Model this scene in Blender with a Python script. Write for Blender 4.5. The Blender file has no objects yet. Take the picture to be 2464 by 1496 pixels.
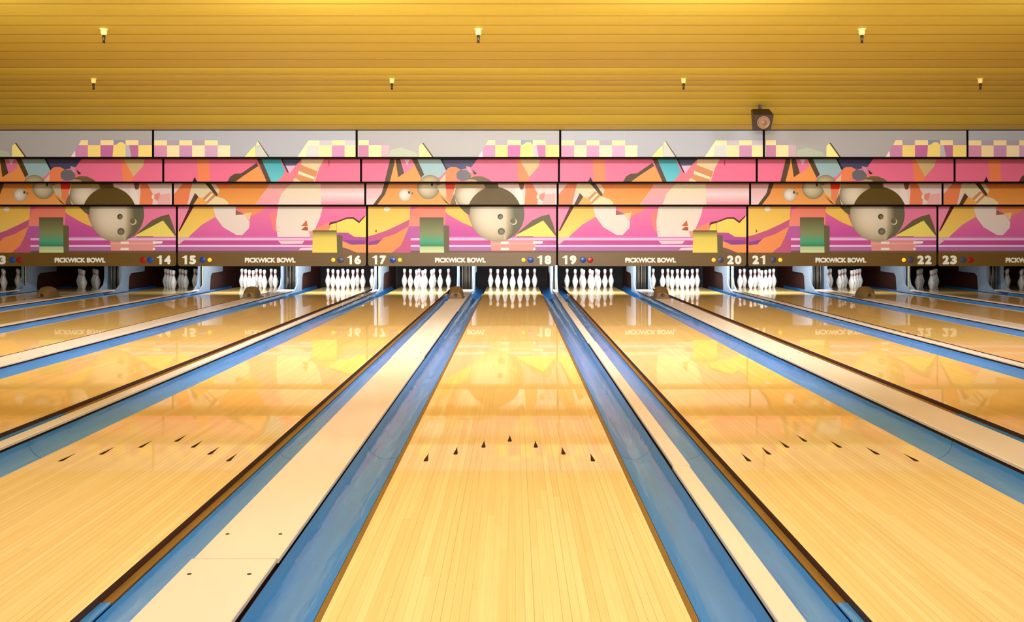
import bpy, math, random
from mathutils import Vector, Matrix
from mathutils.geometry import tessellate_polygon
random.seed(7)
C = bpy.context.scene.collection
S = bpy.context.scene
PI = math.pi

# ------------------------------------------------------------------ camera
F, EYE, HZ = 2251.0, 1.115, 561.0        # focal length in pixels, eye height, horizon row
cd = bpy.data.cameras.new('camera')
cd.sensor_width = 36.0
cd.lens = 36.0 * F / 2464.0
cd.shift_x = -4.0 / 2464.0
cd.shift_y = -(748.0 - HZ) / 2464.0
cd.clip_start = 0.05
cd.clip_end = 200
cam = bpy.data.objects.new('camera', cd)
C.objects.link(cam)
cam.location = (0, 0, EYE)
cam.rotation_euler = (PI / 2, 0, 0)
S.camera = cam

# ------------------------------------------------------------------ world, lamps, exposure
S.view_settings.view_transform = 'Standard'
S.view_settings.look = 'None'
S.view_settings.gamma = 1.0
S.view_settings.use_curve_mapping = False
S.view_settings.exposure = 0.0
S.cycles.use_denoising = True
S.cycles.max_bounces = 8
S.cycles.sample_clamp_indirect = 6
w = bpy.data.worlds.new('world')
S.world = w
w.use_nodes = True
w.node_tree.nodes['Background'].inputs[0].default_value = (0.95, 0.97, 1.0, 1)
w.node_tree.nodes['Background'].inputs[1].default_value = 0.5

def area(name, loc, target, size, sizey, power, color):
    l = bpy.data.lights.new(name, 'AREA')
    l.shape = 'RECTANGLE'
    l.size = size
    l.size_y = sizey
    l.energy = power
    l.color = color
    o = bpy.data.objects.new(name, l)
    C.objects.link(o)
    o.location = loc
    d = Vector(target) - Vector(loc)
    o.rotation_euler = d.to_track_quat('-Z', 'Y').to_euler()
    return o

# ceiling lamps over the front of the lanes, ahead of where the photographed ceiling begins
for x, e in ((-5.4, .85), (-1.8, 1.1), (1.8, 1.1), (5.4, .65)):
    area('ceiling_lamp', (x, 7.6, 3.16), (x, 13.4, 0.1), 1.2, 0.3, 152 * e, (0.90, 0.96, 1.0))
for x, e in ((-3.6, .8), (0.0, 1.2), (3.6, .8)):
    area('approach_lamp', (x, 2.2, 3.2), (x, 4.4, 0), 1.6, 0.8, 84 * e, (0.93, 0.97, 1.0))
# uplight added out of view to brighten the near ceiling
up = area('fill_uplight', (0, 1.0, 2.0), (0, 10.5, 3.9), 2.4, 0.5, 170, (1.0, 0.98, 0.92))
up.data.spread = math.radians(80)

# ------------------------------------------------------------------ helpers
def srgb(c):
    def f(v):
        v /= 255.0
        return v / 12.92 if v <= 0.04045 else ((v + 0.055) / 1.055) ** 2.4
    return (f(c[0]), f(c[1]), f(c[2]), 1.0)

def mat(name, col, rough=0.5, metal=0.0, coat=0.0, emit=None, estr=0.0, noise=None, bump=None, coat_rough=0.05, spec=0.5):
    """procedural material: base colour broken up by a noise, optional bump"""
    m = bpy.data.materials.new(name)
    m.use_nodes = True
    nt = m.node_tree
    b = nt.nodes['Principled BSDF']
    b.inputs['Base Color'].default_value = srgb(col)
    b.inputs['Roughness'].default_value = rough
    b.inputs['Metallic'].default_value = metal
    b.inputs['Coat Weight'].default_value = coat
    b.inputs['Coat Roughness'].default_value = coat_rough
    b.inputs['Specular IOR Level'].default_value = spec
    if emit:
        b.inputs['Emission Color'].default_value = srgb(emit)
        b.inputs['Emission Strength'].default_value = estr
    tc = nt.nodes.new('ShaderNodeTexCoord')
    if noise:
        sc, amt, stretch = noise
        mp = nt.nodes.new('ShaderNodeMapping')
        mp.inputs['Scale'].default_value = stretch
        n = nt.nodes.new('ShaderNodeTexNoise')
        n.inputs['Scale'].default_value = sc
        n.inputs['Detail'].default_value = 4
        mx = nt.nodes.new('ShaderNodeMix')
        mx.data_type = 'RGBA'
        c = srgb(col)
        mx.inputs[6].default_value = tuple(v * (1 - amt) for v in c[:3]) + (1,)
        mx.inputs[7].default_value = tuple(min(1, v * (1 + amt)) for v in c[:3]) + (1,)
        nt.links.new(tc.outputs['Object'], mp.inputs['Vector'])
        nt.links.new(mp.outputs[0], n.inputs['Vector'])
        nt.links.new(n.outputs['Fac'], mx.inputs[0])
        nt.links.new(mx.outputs[2], b.inputs['Base Color'])
    if bump:
        sc, st, stretch = bump
        mp = nt.nodes.new('ShaderNodeMapping')
        mp.inputs['Scale'].default_value = stretch
        n = nt.nodes.new('ShaderNodeTexNoise')
        n.inputs['Scale'].default_value = sc
        n.inputs['Detail'].default_value = 3
        bp = nt.nodes.new('ShaderNodeBump')
        bp.inputs['Strength'].default_value = st
        bp.inputs['Distance'].default_value = 0.01
        nt.links.new(tc.outputs['Object'], mp.inputs['Vector'])
        nt.links.new(mp.outputs[0], n.inputs['Vector'])
        nt.links.new(n.outputs['Fac'], bp.inputs['Height'])
        nt.links.new(bp.outputs[0], b.inputs['Normal'])
        nt.links.new(bp.outputs[0], b.inputs['Coat Normal'])
    return m

def wood(name, c_light, c_dark, board=0.0272, rough=0.35, coat=0.5, coat_rough=0.03, seam=0.45, coat_bump=0.02):
    """narrow boards laid along Y: tone per board, stretched grain, thin dark seams"""
    m = bpy.data.materials.new(name)
    m.use_nodes = True
    nt = m.node_tree
    N, L = nt.nodes, nt.links
    b = N['Principled BSDF']
    tc = N.new('ShaderNodeTexCoord')
    oi = N.new('ShaderNodeObjectInfo')
    sep = N.new('ShaderNodeSeparateXYZ')
    L.new(tc.outputs['Object'], sep.inputs[0])
    def math_(op, a, bb=None, v=None):
        n = N.new('ShaderNodeMath')
        n.operation = op
        L.new(a, n.inputs[0])
        if bb is not None:
            L.new(bb, n.inputs[1])
        elif v is not None:
            n.inputs[1].default_value = v
        return n.outputs[0]
    xb = math_('DIVIDE', sep.outputs[0], v=board)
    fl = math_('FLOOR', xb)
    fr = math_('FRACT', xb)
    # board length breaks
    wn0 = N.new('ShaderNodeTexWhiteNoise'); wn0.noise_dimensions = '1D'
    L.new(fl, wn0.inputs['W'])
    ysh = math_('MULTIPLY', wn0.outputs['Value'], v=3.0)
    yy = math_('ADD', sep.outputs[1], ysh)
    yb = math_('FLOOR', math_('DIVIDE', yy, v=1.9))
    comb = N.new('ShaderNodeCombineXYZ')
    L.new(fl, comb.inputs[0]); L.new(yb, comb.inputs[1]); L.new(oi.outputs['Random'], comb.inputs[2])
    wn = N.new('ShaderNodeTexWhiteNoise'); wn.noise_dimensions = '3D'
    L.new(comb.outputs[0], wn.inputs['Vector'])
    mp = N.new('ShaderNodeMapping')
    mp.inputs['Scale'].default_value = (140, 2.2, 1)
    L.new(tc.outputs['Object'], mp.inputs['Vector'])
    gr = N.new('ShaderNodeTexNoise'); gr.inputs['Scale'].default_value = 1.0; gr.inputs['Detail'].default_value = 5
    L.new(mp.outputs[0], gr.inputs['Vector'])
    mp2 = N.new('ShaderNodeMapping')
    mp2.inputs['Scale'].default_value = (22, 0.7, 1)
    L.new(tc.outputs['Object'], mp2.inputs['Vector'])
    gr2 = N.new('ShaderNodeTexNoise'); gr2.inputs['Scale'].default_value = 1.0; gr2.inputs['Detail'].default_value = 3
    L.new(mp2.outputs[0], gr2.inputs['Vector'])
    a1 = math_('MULTIPLY', wn.outputs['Value'], v=0.30)
    a2 = math_('MULTIPLY', gr.outputs['Fac'], v=0.55)
    a3 = math_('MULTIPLY', gr2.outputs['Fac'], v=0.40)
    fac = math_('SUBTRACT', math_('ADD', math_('ADD', a1, a2), a3), v=0.22)
    mx = N.new('ShaderNodeMix'); mx.data_type = 'RGBA'
    mx.inputs[6].default_value = srgb(c_light); mx.inputs[7].default_value = srgb(c_dark)
    L.new(fac, mx.inputs[0])
    # seam
    d = math_('ABSOLUTE', math_('SUBTRACT', fr, v=0.5))
    sm = math_('GREATER_THAN', d, v=0.472)
    smn = math_('MULTIPLY', sm, math_('MULTIPLY', wn0.outputs['Value'], v=seam))
    mx2 = N.new('ShaderNodeMix'); mx2.data_type = 'RGBA'
    L.new(smn, mx2.inputs[0]); L.new(mx.outputs[2], mx2.inputs[6])
    mx2.inputs[7].default_value = srgb(tuple(v * 0.55 for v in c_dark))
    L.new(mx2.outputs[2], b.inputs['Base Color'])
    b.inputs['Roughness'].default_value = rough
    b.inputs['Specular IOR Level'].default_value = 0.08
    b.inputs['Coat Weight'].default_value = coat
    b.inputs['Coat Roughness'].default_value = coat_rough
    b.inputs['Coat IOR'].default_value = 1.5
    bp = N.new('ShaderNodeBump'); bp.inputs['Strength'].default_value = coat_bump; bp.inputs['Distance'].default_value = 0.002
    L.new(gr2.outputs['Fac'], bp.inputs['Height'])
    L.new(bp.outputs[0], b.inputs['Coat Normal'])
    return m

def art_mat():
    """printed panel: flat printed colours stored per face corner, satin laminate over them"""
    m = bpy.data.materials.new('printed_mural')
    m.use_nodes = True
    nt = m.node_tree
    b = nt.nodes['Principled BSDF']
    at = nt.nodes.new('ShaderNodeAttribute')
    at.attribute_name = 'print'
    tc = nt.nodes.new('ShaderNodeTexCoord')
    n = nt.nodes.new('ShaderNodeTexNoise'); n.inputs['Scale'].default_value = 3.0
    nt.links.new(tc.outputs['Object'], n.inputs['Vector'])
    mr = nt.nodes.new('ShaderNodeMapRange')
    mr.inputs[3].default_value = 0.38; mr.inputs[4].default_value = 0.50
    nt.links.new(n.outputs['Fac'], mr.inputs[0])
    nt.links.new(mr.outputs[0], b.inputs['Roughness'])
    b.inputs['Specular IOR Level'].default_value = 0.25
    nt.links.new(at.outputs['Color'], b.inputs['Base Color'])
    return m

M = dict(
    lane=wood('lane_maple', (255, 230, 166), (236, 184, 104), seam=0.8),
    pine=wood('lane_pine', (255, 221, 132), (242, 182, 88), coat=0.65, coat_rough=0.02),
    deck=wood('pin_deck_maple', (226, 194, 136), (196, 152, 88), coat=1.0),
    approach=wood('approach_maple', (245, 205, 130), (220, 165, 90), board=0.06),
    cream=mat('cream_laminate', (246, 228, 206), 0.35, noise=(6, 0.07, (1, .25, 1)), coat=0.3, bump=(5, .15, (3, .5, 1))),
    blue=mat('blue_gutter_plastic', (62, 142, 214), 0.32, coat=0.5, coat_rough=0.07, noise=(5, 0.2, (5, .3, 1)), bump=(5, 1.0, (3.5, .45, 1))),
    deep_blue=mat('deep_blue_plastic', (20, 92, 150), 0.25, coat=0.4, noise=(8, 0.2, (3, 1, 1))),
    brown_strip=mat('brown_edge_strip', (138, 98, 44), 0.45, noise=(9, 0.3, (3, .6, 1))),
    dark_wood=mat('dark_lane_side', (70, 32, 14), 0.6, noise=(12, 0.3, (1, .3, 4))),
    ceiling=mat('ochre_boarding', (214, 184, 54), 0.55, noise=(2.2, 0.10, (.3, 3, 1)), bump=(8, .12, (.4, 6, 1))),
    gap=mat('painted_gap_shade', (96, 64, 16), 0.8, noise=(20, .2, (1, 1, 1))),  # shadow between ceiling boards, put into the colour of the groove faces
    sill=mat('brown_sill', (114, 84, 30), 0.4, noise=(10, 0.12, (.3, 1, 2))),
    black=mat('black_trim', (12, 4, 6), 0.7, spec=0.1, noise=(20, .3, (1, 1, 1))),
    pit=mat('black_pit', (9, 7, 8), 0.8, noise=(20, .3, (1, 1, 1))),
    kick=mat('dark_red_kickback', (58, 22, 12), 0.5, noise=(8, .4, (1, 1, 1))),
    bracket=mat('pale_blue_metal', (132, 146, 162), 0.4, noise=(10, .12, (1, 1, 1))),
    grey_metal=mat('ribbed_grey_metal', (130, 122, 108), 0.35, metal=0.5, noise=(30, .4, (8, 8, .5))),
    numeral=mat('white_numeral', (255, 252, 235), 0.5, noise=(20, .03, (1, 1, 1))),
    c_blue=mat('blue_lens', (32, 72, 165), 0.25, noise=(20, .2, (1, 1, 1))),
    c_dim=mat('dull_blue_lens', (68, 74, 108), 0.3, noise=(20, .2, (1, 1, 1))),
    c_red=mat('red_lens', (170, 26, 20), 0.25, noise=(20, .2, (1, 1, 1))),
    c_orange=mat('orange_lamp', (255, 190, 60), 0.3, emit=(255, 170, 30), estr=0.9, noise=(20, .05, (1, 1, 1))),
    hood=mat('brown_hood', (112, 84, 36), 0.6, noise=(14, .3, (1, 1, 1)), bump=(30, .2, (1, 1, 1))),
    screw=mat('dark_screw', (48, 26, 16), 0.5, noise=(20, .2, (1, 1, 1))),
    arrow=mat('dark_arrow_inlay', (40, 18, 10), 0.6, spec=0.1, noise=(20, .2, (1, 1, 1))),
    cup=mat('cream_cup', (250, 215, 120), 0.45, noise=(20, .05, (1, 1, 1))),
    nozzle=mat('dark_nozzle', (46, 24, 14), 0.4, metal=0.4, noise=(20, .2, (1, 1, 1))),
    box=mat('dark_speaker_box', (52, 30, 18), 0.5, noise=(15, .3, (1, 1, 1))),
    cone=mat('tan_speaker_cone', (150, 112, 82), 0.4, noise=(15, .2, (1, 1, 1))),
    wall=mat('tan_wall', (200, 160, 100), 0.7, noise=(3, .08, (1, 1, 1))),
    art=art_mat(),
)

def pin_mat():
    m = bpy.data.materials.new('white_pin_plastic')
    m.use_nodes = True
    nt = m.node_tree
    N, L = nt.nodes, nt.links
    b = N['Principled BSDF']
    tc = N.new('ShaderNodeTexCoord')
    sep = N.new('ShaderNodeSeparateXYZ')
    L.new(tc.outputs['Object'], sep.inputs[0])
    r = N.new('ShaderNodeValToRGB')
    r.color_ramp.interpolation = 'CONSTANT'
    e = r.color_ramp.elements
    wht, red = srgb((250, 247, 240)), srgb((205, 30, 34))
    e[0].position = 0; e[0].color = wht
    e[1].position = 0.262 / 0.4; e[1].color = red
    for p, c in ((0.272, wht), (0.284, red), (0.294, wht)):
        k = e.new(p / 0.4); k.color = c
    mr = N.new('ShaderNodeMath'); mr.operation = 'DIVIDE'; mr.inputs[1].default_value = 0.4
    L.new(sep.outputs[2], mr.inputs[0]); L.new(mr.outputs[0], r.inputs[0])
    L.new(r.outputs[0], b.inputs['Base Color'])
    b.inputs['Roughness'].default_value = 0.25
    b.inputs['Coat Weight'].default_value = 0.5
    return m
M['pin'] = pin_mat()

class MB:
    """collects faces and links them as one mesh object"""
    def __init__(s):
        s.v = []; s.f = []; s.mi = []; s.col = []; s.sm = []
    def face(s, pts, mi=0, cols=None, smooth=False):
        b = len(s.v)
        s.v += [tuple(p) for p in pts]
        s.f.append(tuple(range(b, b + len(pts))))
        s.mi.append(mi); s.sm.append(smooth)
        s.col.append(cols if cols else [(0, 0, 0, 1)] * len(pts))
    def box(s, x0, x1, y0, y1, z0, z1, mi=0, skip=()):
        p = [(x0, y0, z0), (x1, y0, z0), (x1, y1, z0), (x0, y1, z0), (x0, y0, z1), (x1, y0, z1), (x1, y1, z1), (x0, y1, z1)]
        for k, q in (('b', (0, 3, 2, 1)), ('t', (4, 5, 6, 7)), ('f', (0, 1, 5, 4)), ('k', (2, 3, 7, 6)), ('l', (3, 0, 4, 7)), ('r', (1, 2, 6, 5))):
            if k not in skip:
                s.face([p[i] for i in q], mi)
    def extrude_y(s, prof, y0, y1, mi=0, close=False, smooth=False, caps=False):
        """prof: (x, z) points; strip along y sharing vertices"""
        b = len(s.v); n = len(prof)
        for y in (y0, y1):
            s.v += [(p[0], y, p[1]) for p in prof]
        rng = n if close else n - 1
        for i in range(rng):
            j = (i + 1) % n
            s.f.append((b + i, b + j, b + n + j, b + n + i)); s.mi.append(mi); s.sm.append(smooth); s.col.append([(0, 0, 0, 1)] * 4)
        if caps:
            s.face([(p[0], y0, p[1]) for p in prof][::-1], mi)
            s.face([(p[0], y1, p[1]) for p in prof], mi)
    def extrude_x(s, prof, x0, x1, mi=0, close=True, smooth=False, caps=True):
        """prof: (y, z) points"""
        b = len(s.v); n = len(prof)
        for x in (x0, x1):
            s.v += [(x, p[0], p[1]) for p in prof]
        rng = n if close else n - 1
        for i in range(rng):
            j = (i + 1) % n
            s.f.append((b + i, b + j, b + n + j, b + n + i)); s.mi.append(mi); s.sm.append(smooth); s.col.append([(0, 0, 0, 1)] * 4)
        if caps:
            s.f.append(tuple(b + i for i in range(n))); s.mi.append(mi); s.sm.append(False); s.col.append([(0, 0, 0, 1)] * n)
            s.f.append(tuple(b + n + i for i in range(n))[::-1]); s.mi.append(mi); s.sm.append(False); s.col.append([(0, 0, 0, 1)] * n)
    def lathe(s, prof, seg=24, mi=0, o=(0, 0, 0), axis='z'):
        b = len(s.v); n = len(prof)
        for k in range(seg):
            a = 2 * PI * k / seg
            for r, h in prof:
                if axis == 'z':
                    s.v.append((o[0] + r * math.cos(a), o[1] + r * math.sin(a), o[2] + h))
                else:
                    s.v.append((o[0] + r * math.cos(a), o[1] - h, o[2] + r * math.sin(a)))
        for k in range(seg):
            k2 = (k + 1) % seg
            for i in range(n - 1):
                s.f.append((b + k * n + i, b + k2 * n + i, b + k2 * n + i + 1, b + k * n + i + 1)); s.mi.append(mi); s.sm.append(True)
                s.col.append([(0, 0, 0, 1)] * 4)
        for e in (0, n - 1):
            if prof[e][0] > 1e-5:
                q = tuple(b + k * n + e for k in range(seg))
                s.f.append(q if e else q[::-1]); s.mi.append(mi); s.sm.append(False); s.col.append([(0, 0, 0, 1)] * seg)
    def build(s, name, mats, parent=None, loc=(0, 0, 0), col=False):
        me = bpy.data.meshes.new(name)
        me.from_pydata(s.v, [], s.f)
        for m in (mats if isinstance(mats, (list, tuple)) else [mats]):
            me.materials.append(m)
        me.polygons.foreach_set('material_index', s.mi)
        me.polygons.foreach_set('use_smooth', s.sm)
        if col:
            at = me.color_attributes.new('print', 'FLOAT_COLOR', 'CORNER')
            flat = [c for f in s.col for c4 in f for c in c4]
            at.data.foreach_set('color', flat)
        me.update()
        o = bpy.data.objects.new(name, me)
        C.objects.link(o)
        o.location = loc
        if parent:
            o.parent = parent
        return o

def tag(o, label=None, cat=None, group=None, kind=None):
    if label: o['label'] = label
    if cat: o['category'] = cat
    if group: o['group'] = group
    if kind: o['kind'] = kind
    return o

def empty(name, loc=(0, 0, 0)):
    o = bpy.data.objects.new(name, None)
    C.objects.link(o)
    o.location = loc
    o.empty_display_size = 0.1
    return o

def copy_tree(o, parent=None):
    c = o.copy()
    C.objects.link(c)
    c.parent = parent
    for ch in [x for x in bpy.data.objects if x.parent == o]:
        copy_tree(ch, c)
    return c

_txt = {}
def text_mesh(s, size, bold):
    """lettering as a filled mesh with a little thickness, in its own X-Z plane"""
    k = (s, size, bold)
    if k not in _txt:
        cu = bpy.data.curves.new('lettering', 'FONT')
        cu.body = s
        cu.size = size
        cu.extrude = 0.003
        cu.align_x = 'CENTER'
        o = bpy.data.objects.new('lettering', cu)
        C.objects.link(o)
        bpy.context.view_layer.update()
        dg = bpy.context.evaluated_depsgraph_get()
        me = bpy.data.meshes.new_from_object(o.evaluated_get(dg))
        bpy.data.objects.remove(o)
        xs = [v.co.x for v in me.vertices]; ys = [v.co.y for v in me.vertices]
        cx = (min(xs) + max(xs)) / 2; cy = (min(ys) + max(ys)) / 2
        for v in me.vertices:
            v.co.x -= cx; v.co.y -= cy
        me['w'] = max(xs) - min(xs); me['h'] = max(ys) - min(ys)
        _txt[k] = me
    return _txt[k]

def lettering(s, w_, h_, bold, m, parent, loc, name):
    me = text_mesh(s, 0.15, bold)
    w_ -= 2 * bold; h_ -= 2 * bold
    sx, sy = w_ / me['w'], h_ / me['h']
    base = [(v.co.x * sx, v.co.y * sy, v.co.z) for v in me.vertices]
    polys = [tuple(p.vertices) for p in me.polygons]
    vs, fs = [], []
    offs = [(bold * math.cos(a * PI / 4), bold * math.sin(a * PI / 4)) for a in range(8)] + [(0, 0)]
    for k, (ox, oz) in enumerate(offs):      # struck repeatedly, slightly apart: a heavy weight of the face
        n0 = len(vs)
        vs += [(x + ox, -z - .00015 * k, y + oz) for x, y, z in base]
        fs += [tuple(i + n0 for i in p) for p in polys]
    me2 = bpy.data.meshes.new(name)
    me2.from_pydata(vs, [], fs)
    me2.materials.append(m)
    o = bpy.data.objects.new(name, me2)
    C.objects.link(o)
    o.parent = parent
    o.location = loc
    return o

def lane_number(n, m, parent, loc):
    """two heavy figures side by side as one mesh; the figure one has a flag and no foot"""
    cw, hh, bold = .118, .158, .013
    vs, fs = [], []
    for q, ch in enumerate(str(n)):
        cx = (q - .5) * (cw + .018)
        if ch == '1':
            pts = [(-.052, .034), (-.052, .052), (-.022, .058), (-.004, .079), (.034, .079), (.034, -.079), (-.008, -.079), (-.008, .030)]
            n0 = len(vs)
            vs += [(cx + x, 0, z) for x, z in pts] + [(cx + x, .004, z) for x, z in pts]
            fs.append(tuple(n0 + i for i in range(8))[::-1])
            fs += [(n0 + i, n0 + (i + 1) % 8, n0 + 8 + (i + 1) % 8, n0 + 8 + i) for i in range(8)]
        else:
            o = lettering(ch, cw, hh, bold, m, None, (0, 0, 0), 'figure')
            n0 = len(vs)
            vs += [(v.co.x + cx, v.co.y, v.co.z) for v in o.data.vertices]
            fs += [tuple(i + n0 for i in p.vertices) for p in o.data.polygons]
            bpy.data.objects.remove(o)
    me = bpy.data.meshes.new('lane_number')
    me.from_pydata(vs, [], fs)
    me.materials.append(m)
    o = bpy.data.objects.new('lane_number', me)
    C.objects.link(o)
    o.parent = parent
    o.location = loc
    return o

# ------------------------------------------------------------------ layout
P = 3.373                                  # one pair of lanes
WIDE0, NARROW0 = -0.915, 0.7713            # divider centres around lane 18
HALF = 0.5334                              # half a lane
GUT = 0.221
LIFT = 0.048                               # divider boards stand above the lanes
WW, NW = 0.280, 0.078
def wide_x(k): return WIDE0 + P * k
def narrow_x(k): return NARROW0 + P * k
def lane_x(n):                             # lane 18 lies right of the wide divider k=0
    if n % 2 == 0:
        return wide_x((n - 18) // 2) + 0.894
    return wide_x((n - 17) // 2) - 0.894
LANES = list(range(12, 25))
WORD = {13: 'thirteen', 14: 'fourteen', 15: 'fifteen', 16: 'sixteen', 17: 'seventeen', 18: 'eighteen', 19: 'nineteen', 20: 'twenty', 21: 'twenty-one', 22: 'twenty-two', 23: 'twenty-three'}
def lane_desc(n):
    if n == 12: return 'the far left edge lane'
    if n == 24: return 'the far right edge lane'
    return 'lane ' + WORD[n]

# ------------------------------------------------------------------ setting
YM = 12.4                                  # flat ceiling ends here, then the boards curve down
HC = (HZ - 162) / F * YM
b = MB()
b.face([(-14, -6, -0.13), (14, -6, -0.13), (14, 21.5, -0.13), (-14, 21.5, -0.13)])
tag(b.build('floor', M['pit']), kind='structure')
b = MB()
b.box(-14, 14, -6, 0.4, -0.129, 0.0)
tag(b.build('floor', M['approach']), kind='structure')
# ceiling: lapped boards, profile along y
prof = []
lines = [9, 38, 60, 82, 103, 123, 143, 162]
ys = [HC * F / (HZ - l) for l in lines]
step = 0.5
y = ys[0]
first = []
while y > -6:
    first.append(y); y -= step
first = first[::-1]
edges = first + ys[1:]
zf = EYE + HC
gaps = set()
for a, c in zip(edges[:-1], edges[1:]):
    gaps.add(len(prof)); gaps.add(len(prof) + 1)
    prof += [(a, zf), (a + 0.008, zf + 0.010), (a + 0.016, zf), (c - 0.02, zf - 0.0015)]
lines2 = [162, 180, 194, 205, 220, 237, 256, 275, 299, 311]
pts = []
for k, l in enumerate(lines2):
    yk = YM + (15.42 - YM) * k / 9
    pts.append((yk, EYE + (HZ - l) / F * yk))
lo = 0.030
for (ya, za), (yb, zb) in zip(pts[:-1], pts[1:]):
    # each board falls away a little at its near edge, flattens, and meets the next in a groove with its shade painted in
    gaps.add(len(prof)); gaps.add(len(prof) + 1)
    for t, dz in ((0.0, 0.0), (0.018, 0.010), (0.038, 0.0), (0.30, -0.007), (0.65, -0.007), (0.96, 0.0)):
        prof.append((ya + (yb - ya) * t, za + (zb - za) * t + dz))
prof.append((15.46, pts[-1][1] - 0.002))
b = MB()
b.extrude_x(prof, -14, 14, close=False, caps=False)
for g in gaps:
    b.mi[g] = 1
b.extrude_x([(15.46, pts[-1][1] + .01), (16.2, 3.35), (21.5, 3.35)], -14, 14, close=False, caps=False)
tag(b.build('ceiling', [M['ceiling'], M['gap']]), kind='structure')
for sx, nm in ((-1, 'wall_left'), (1, 'wall_right')):
    b = MB()
    b.box(min(sx * 13, sx * 13.1), max(sx * 13, sx * 13.1), -6, 21.4, -0.12, 3.6)
    tag(b.build(nm, M['wall']), kind='structure')
b = MB()
b.box(-13, 13, 20.6, 20.7, -0.12, 3.4)
tag(b.build('wall_back', M['pit']), kind='structure')

# ------------------------------------------------------------------ lanes
LY0, LY1, SPLICE, DECK = 0.41, 19.75, 5.6, 17.85
def side(n):
    d = n - 18
    if n == 18: return 'middle lane, running straight away under number eighteen'
    if n == 12: return 'sliver of glossy orange lane at the far left edge under no visible number'
    if n == 24: return 'sliver of glossy orange lane at the far right edge, beyond lane twenty-three'
    return 'glossy honey-coloured wooden bowling lane ending under number ' + WORD[n]
arrow_rows = [(-.41, 1100), (-.273, 1084), (-.1367, 1068), (0, 1054), (.1367, 1068), (.273, 1084), (.41, 1100)]
def make_lane():
    r = empty('bowling_lane')
    b = MB(); b.box(-HALF, HALF, LY0, SPLICE, -0.028, 0)
    for q in (0, 2, 3, 4, 5): b.mi[q] = 1
    b.build('lane_boards', [M['lane'], M['dark_wood']], r)
    b = MB(); b.box(-HALF, HALF, SPLICE, DECK, -0.028, 0)
    for q in (0, 2, 3, 4, 5): b.mi[q] = 1
    b.build('lane_boards', [M['pine'], M['dark_wood']], r)
    b = MB(); b.box(-HALF, HALF, DECK, LY1, -0.028, 0.0)
    b.build('pin_deck', M['deck'], r)
    b = MB(); b.box(-HALF + .002, HALF - .002, LY0, LY1, -0.129, -0.028)
    b.build('lane_base', M['dark_wood'], r)
    for x, py in arrow_rows:
        yc = F * EYE / (py - HZ)
        b = MB()
        L_ = 0.165
        z = 0.0008
        a = [(0, yc + L_ / 2), (-.004, yc + .02), (-.011, yc - L_ / 2 + .02), (-.009, yc - L_ / 2), (.009, yc - L_ / 2), (.011, yc - L_ / 2 + .02), (.004, yc + .02)]
        b.face([(p[0], p[1], z) for p in a])
        for i in range(len(a)):
            q = a[(i + 1) % len(a)]
            b.face([(a[i][0], a[i][1], 0), (q[0], q[1], 0), (q[0], q[1], z), (a[i][0], a[i][1], z)])
        b.build('lane_arrow', M['arrow'], r, loc=(x, 0, 0))
    return r
lane0 = make_lane()
for i, n in enumerate(LANES):
    o = lane0 if i == 0 else copy_tree(lane0)
    o.location = (lane_x(n), 0, 0)
    tag(o, side(n), 'bowling lane', 'bowling lanes')

# ------------------------------------------------------------------ gutters
JOINTS = [0.42, 4.94, 9.60, 14.26, 17.15]
def gutter(n, s):
    """s=-1 left of the lane, +1 right; built with x running away from the lane edge"""
    r = empty('gutter', (lane_x(n) + s * HALF, 0, 0))
    e0 = 0.034
    gp = []
    for k in range(13):
        t = k / 12
        a = PI * t
        x = e0 + 0.004 + (GUT - 0.006 - e0) * (1 - math.cos(a)) / 2
        z = -0.032 + (0.050 * t if t > .5 else 0.0) * (2 * t - 1) - 0.046 * math.sin(a) ** .9
        gp.append((x, z))
    prof = [(s * x, z) for x, z in gp]
    for a, c in zip(JOINTS[:-1], JOINTS[1:]):
        b = MB(); b.extrude_y(prof, a + 0.002, c - 0.002, smooth=True)
        b.build('gutter_channel', M['blue'], r)
    # socket collars under each joint show as a thin line between the lengths
    for c in JOINTS[1:-1]:
        b = MB(); b.extrude_y([(s * x, z - 0.002) for x, z in gp], c - 0.05, c + 0.05, smooth=True)
        b.build('gutter_joint', M['deep_blue'], r)
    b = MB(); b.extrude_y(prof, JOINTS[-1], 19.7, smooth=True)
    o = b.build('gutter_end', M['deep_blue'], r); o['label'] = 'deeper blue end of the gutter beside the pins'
    st = 0.42
    if (n, s) in ((17, 1), (19, -1)): st = 2.89
    if (n, s) in ((20, -1), (16, 1)): st = 5.9
    lip = [(s * 0.0015, -0.034), (s * e0, -0.034), (s * e0, -0.027), (s * 0.0015, -0.027)]
    if st > 1:
        b = MB(); b.extrude_y([(x, z + .003) for x, z in lip], 0.42, st - .004, close=True, caps=True)
        b.build('edge_strip', M['blue'], r)
    b = MB(); b.extrude_y(lip, st, 17.6, close=True, caps=True)
    b.build('edge_strip', M['brown_strip'], r)
    tag(r, 'blue plastic gutter along the %s side of %s' % ('left' if s < 0 else 'right', lane_desc(n)), 'gutter', 'gutters beside the lanes')
    return r
for n in LANES:
    for s in (-1, 1):
        gutter(n, s)

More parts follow.
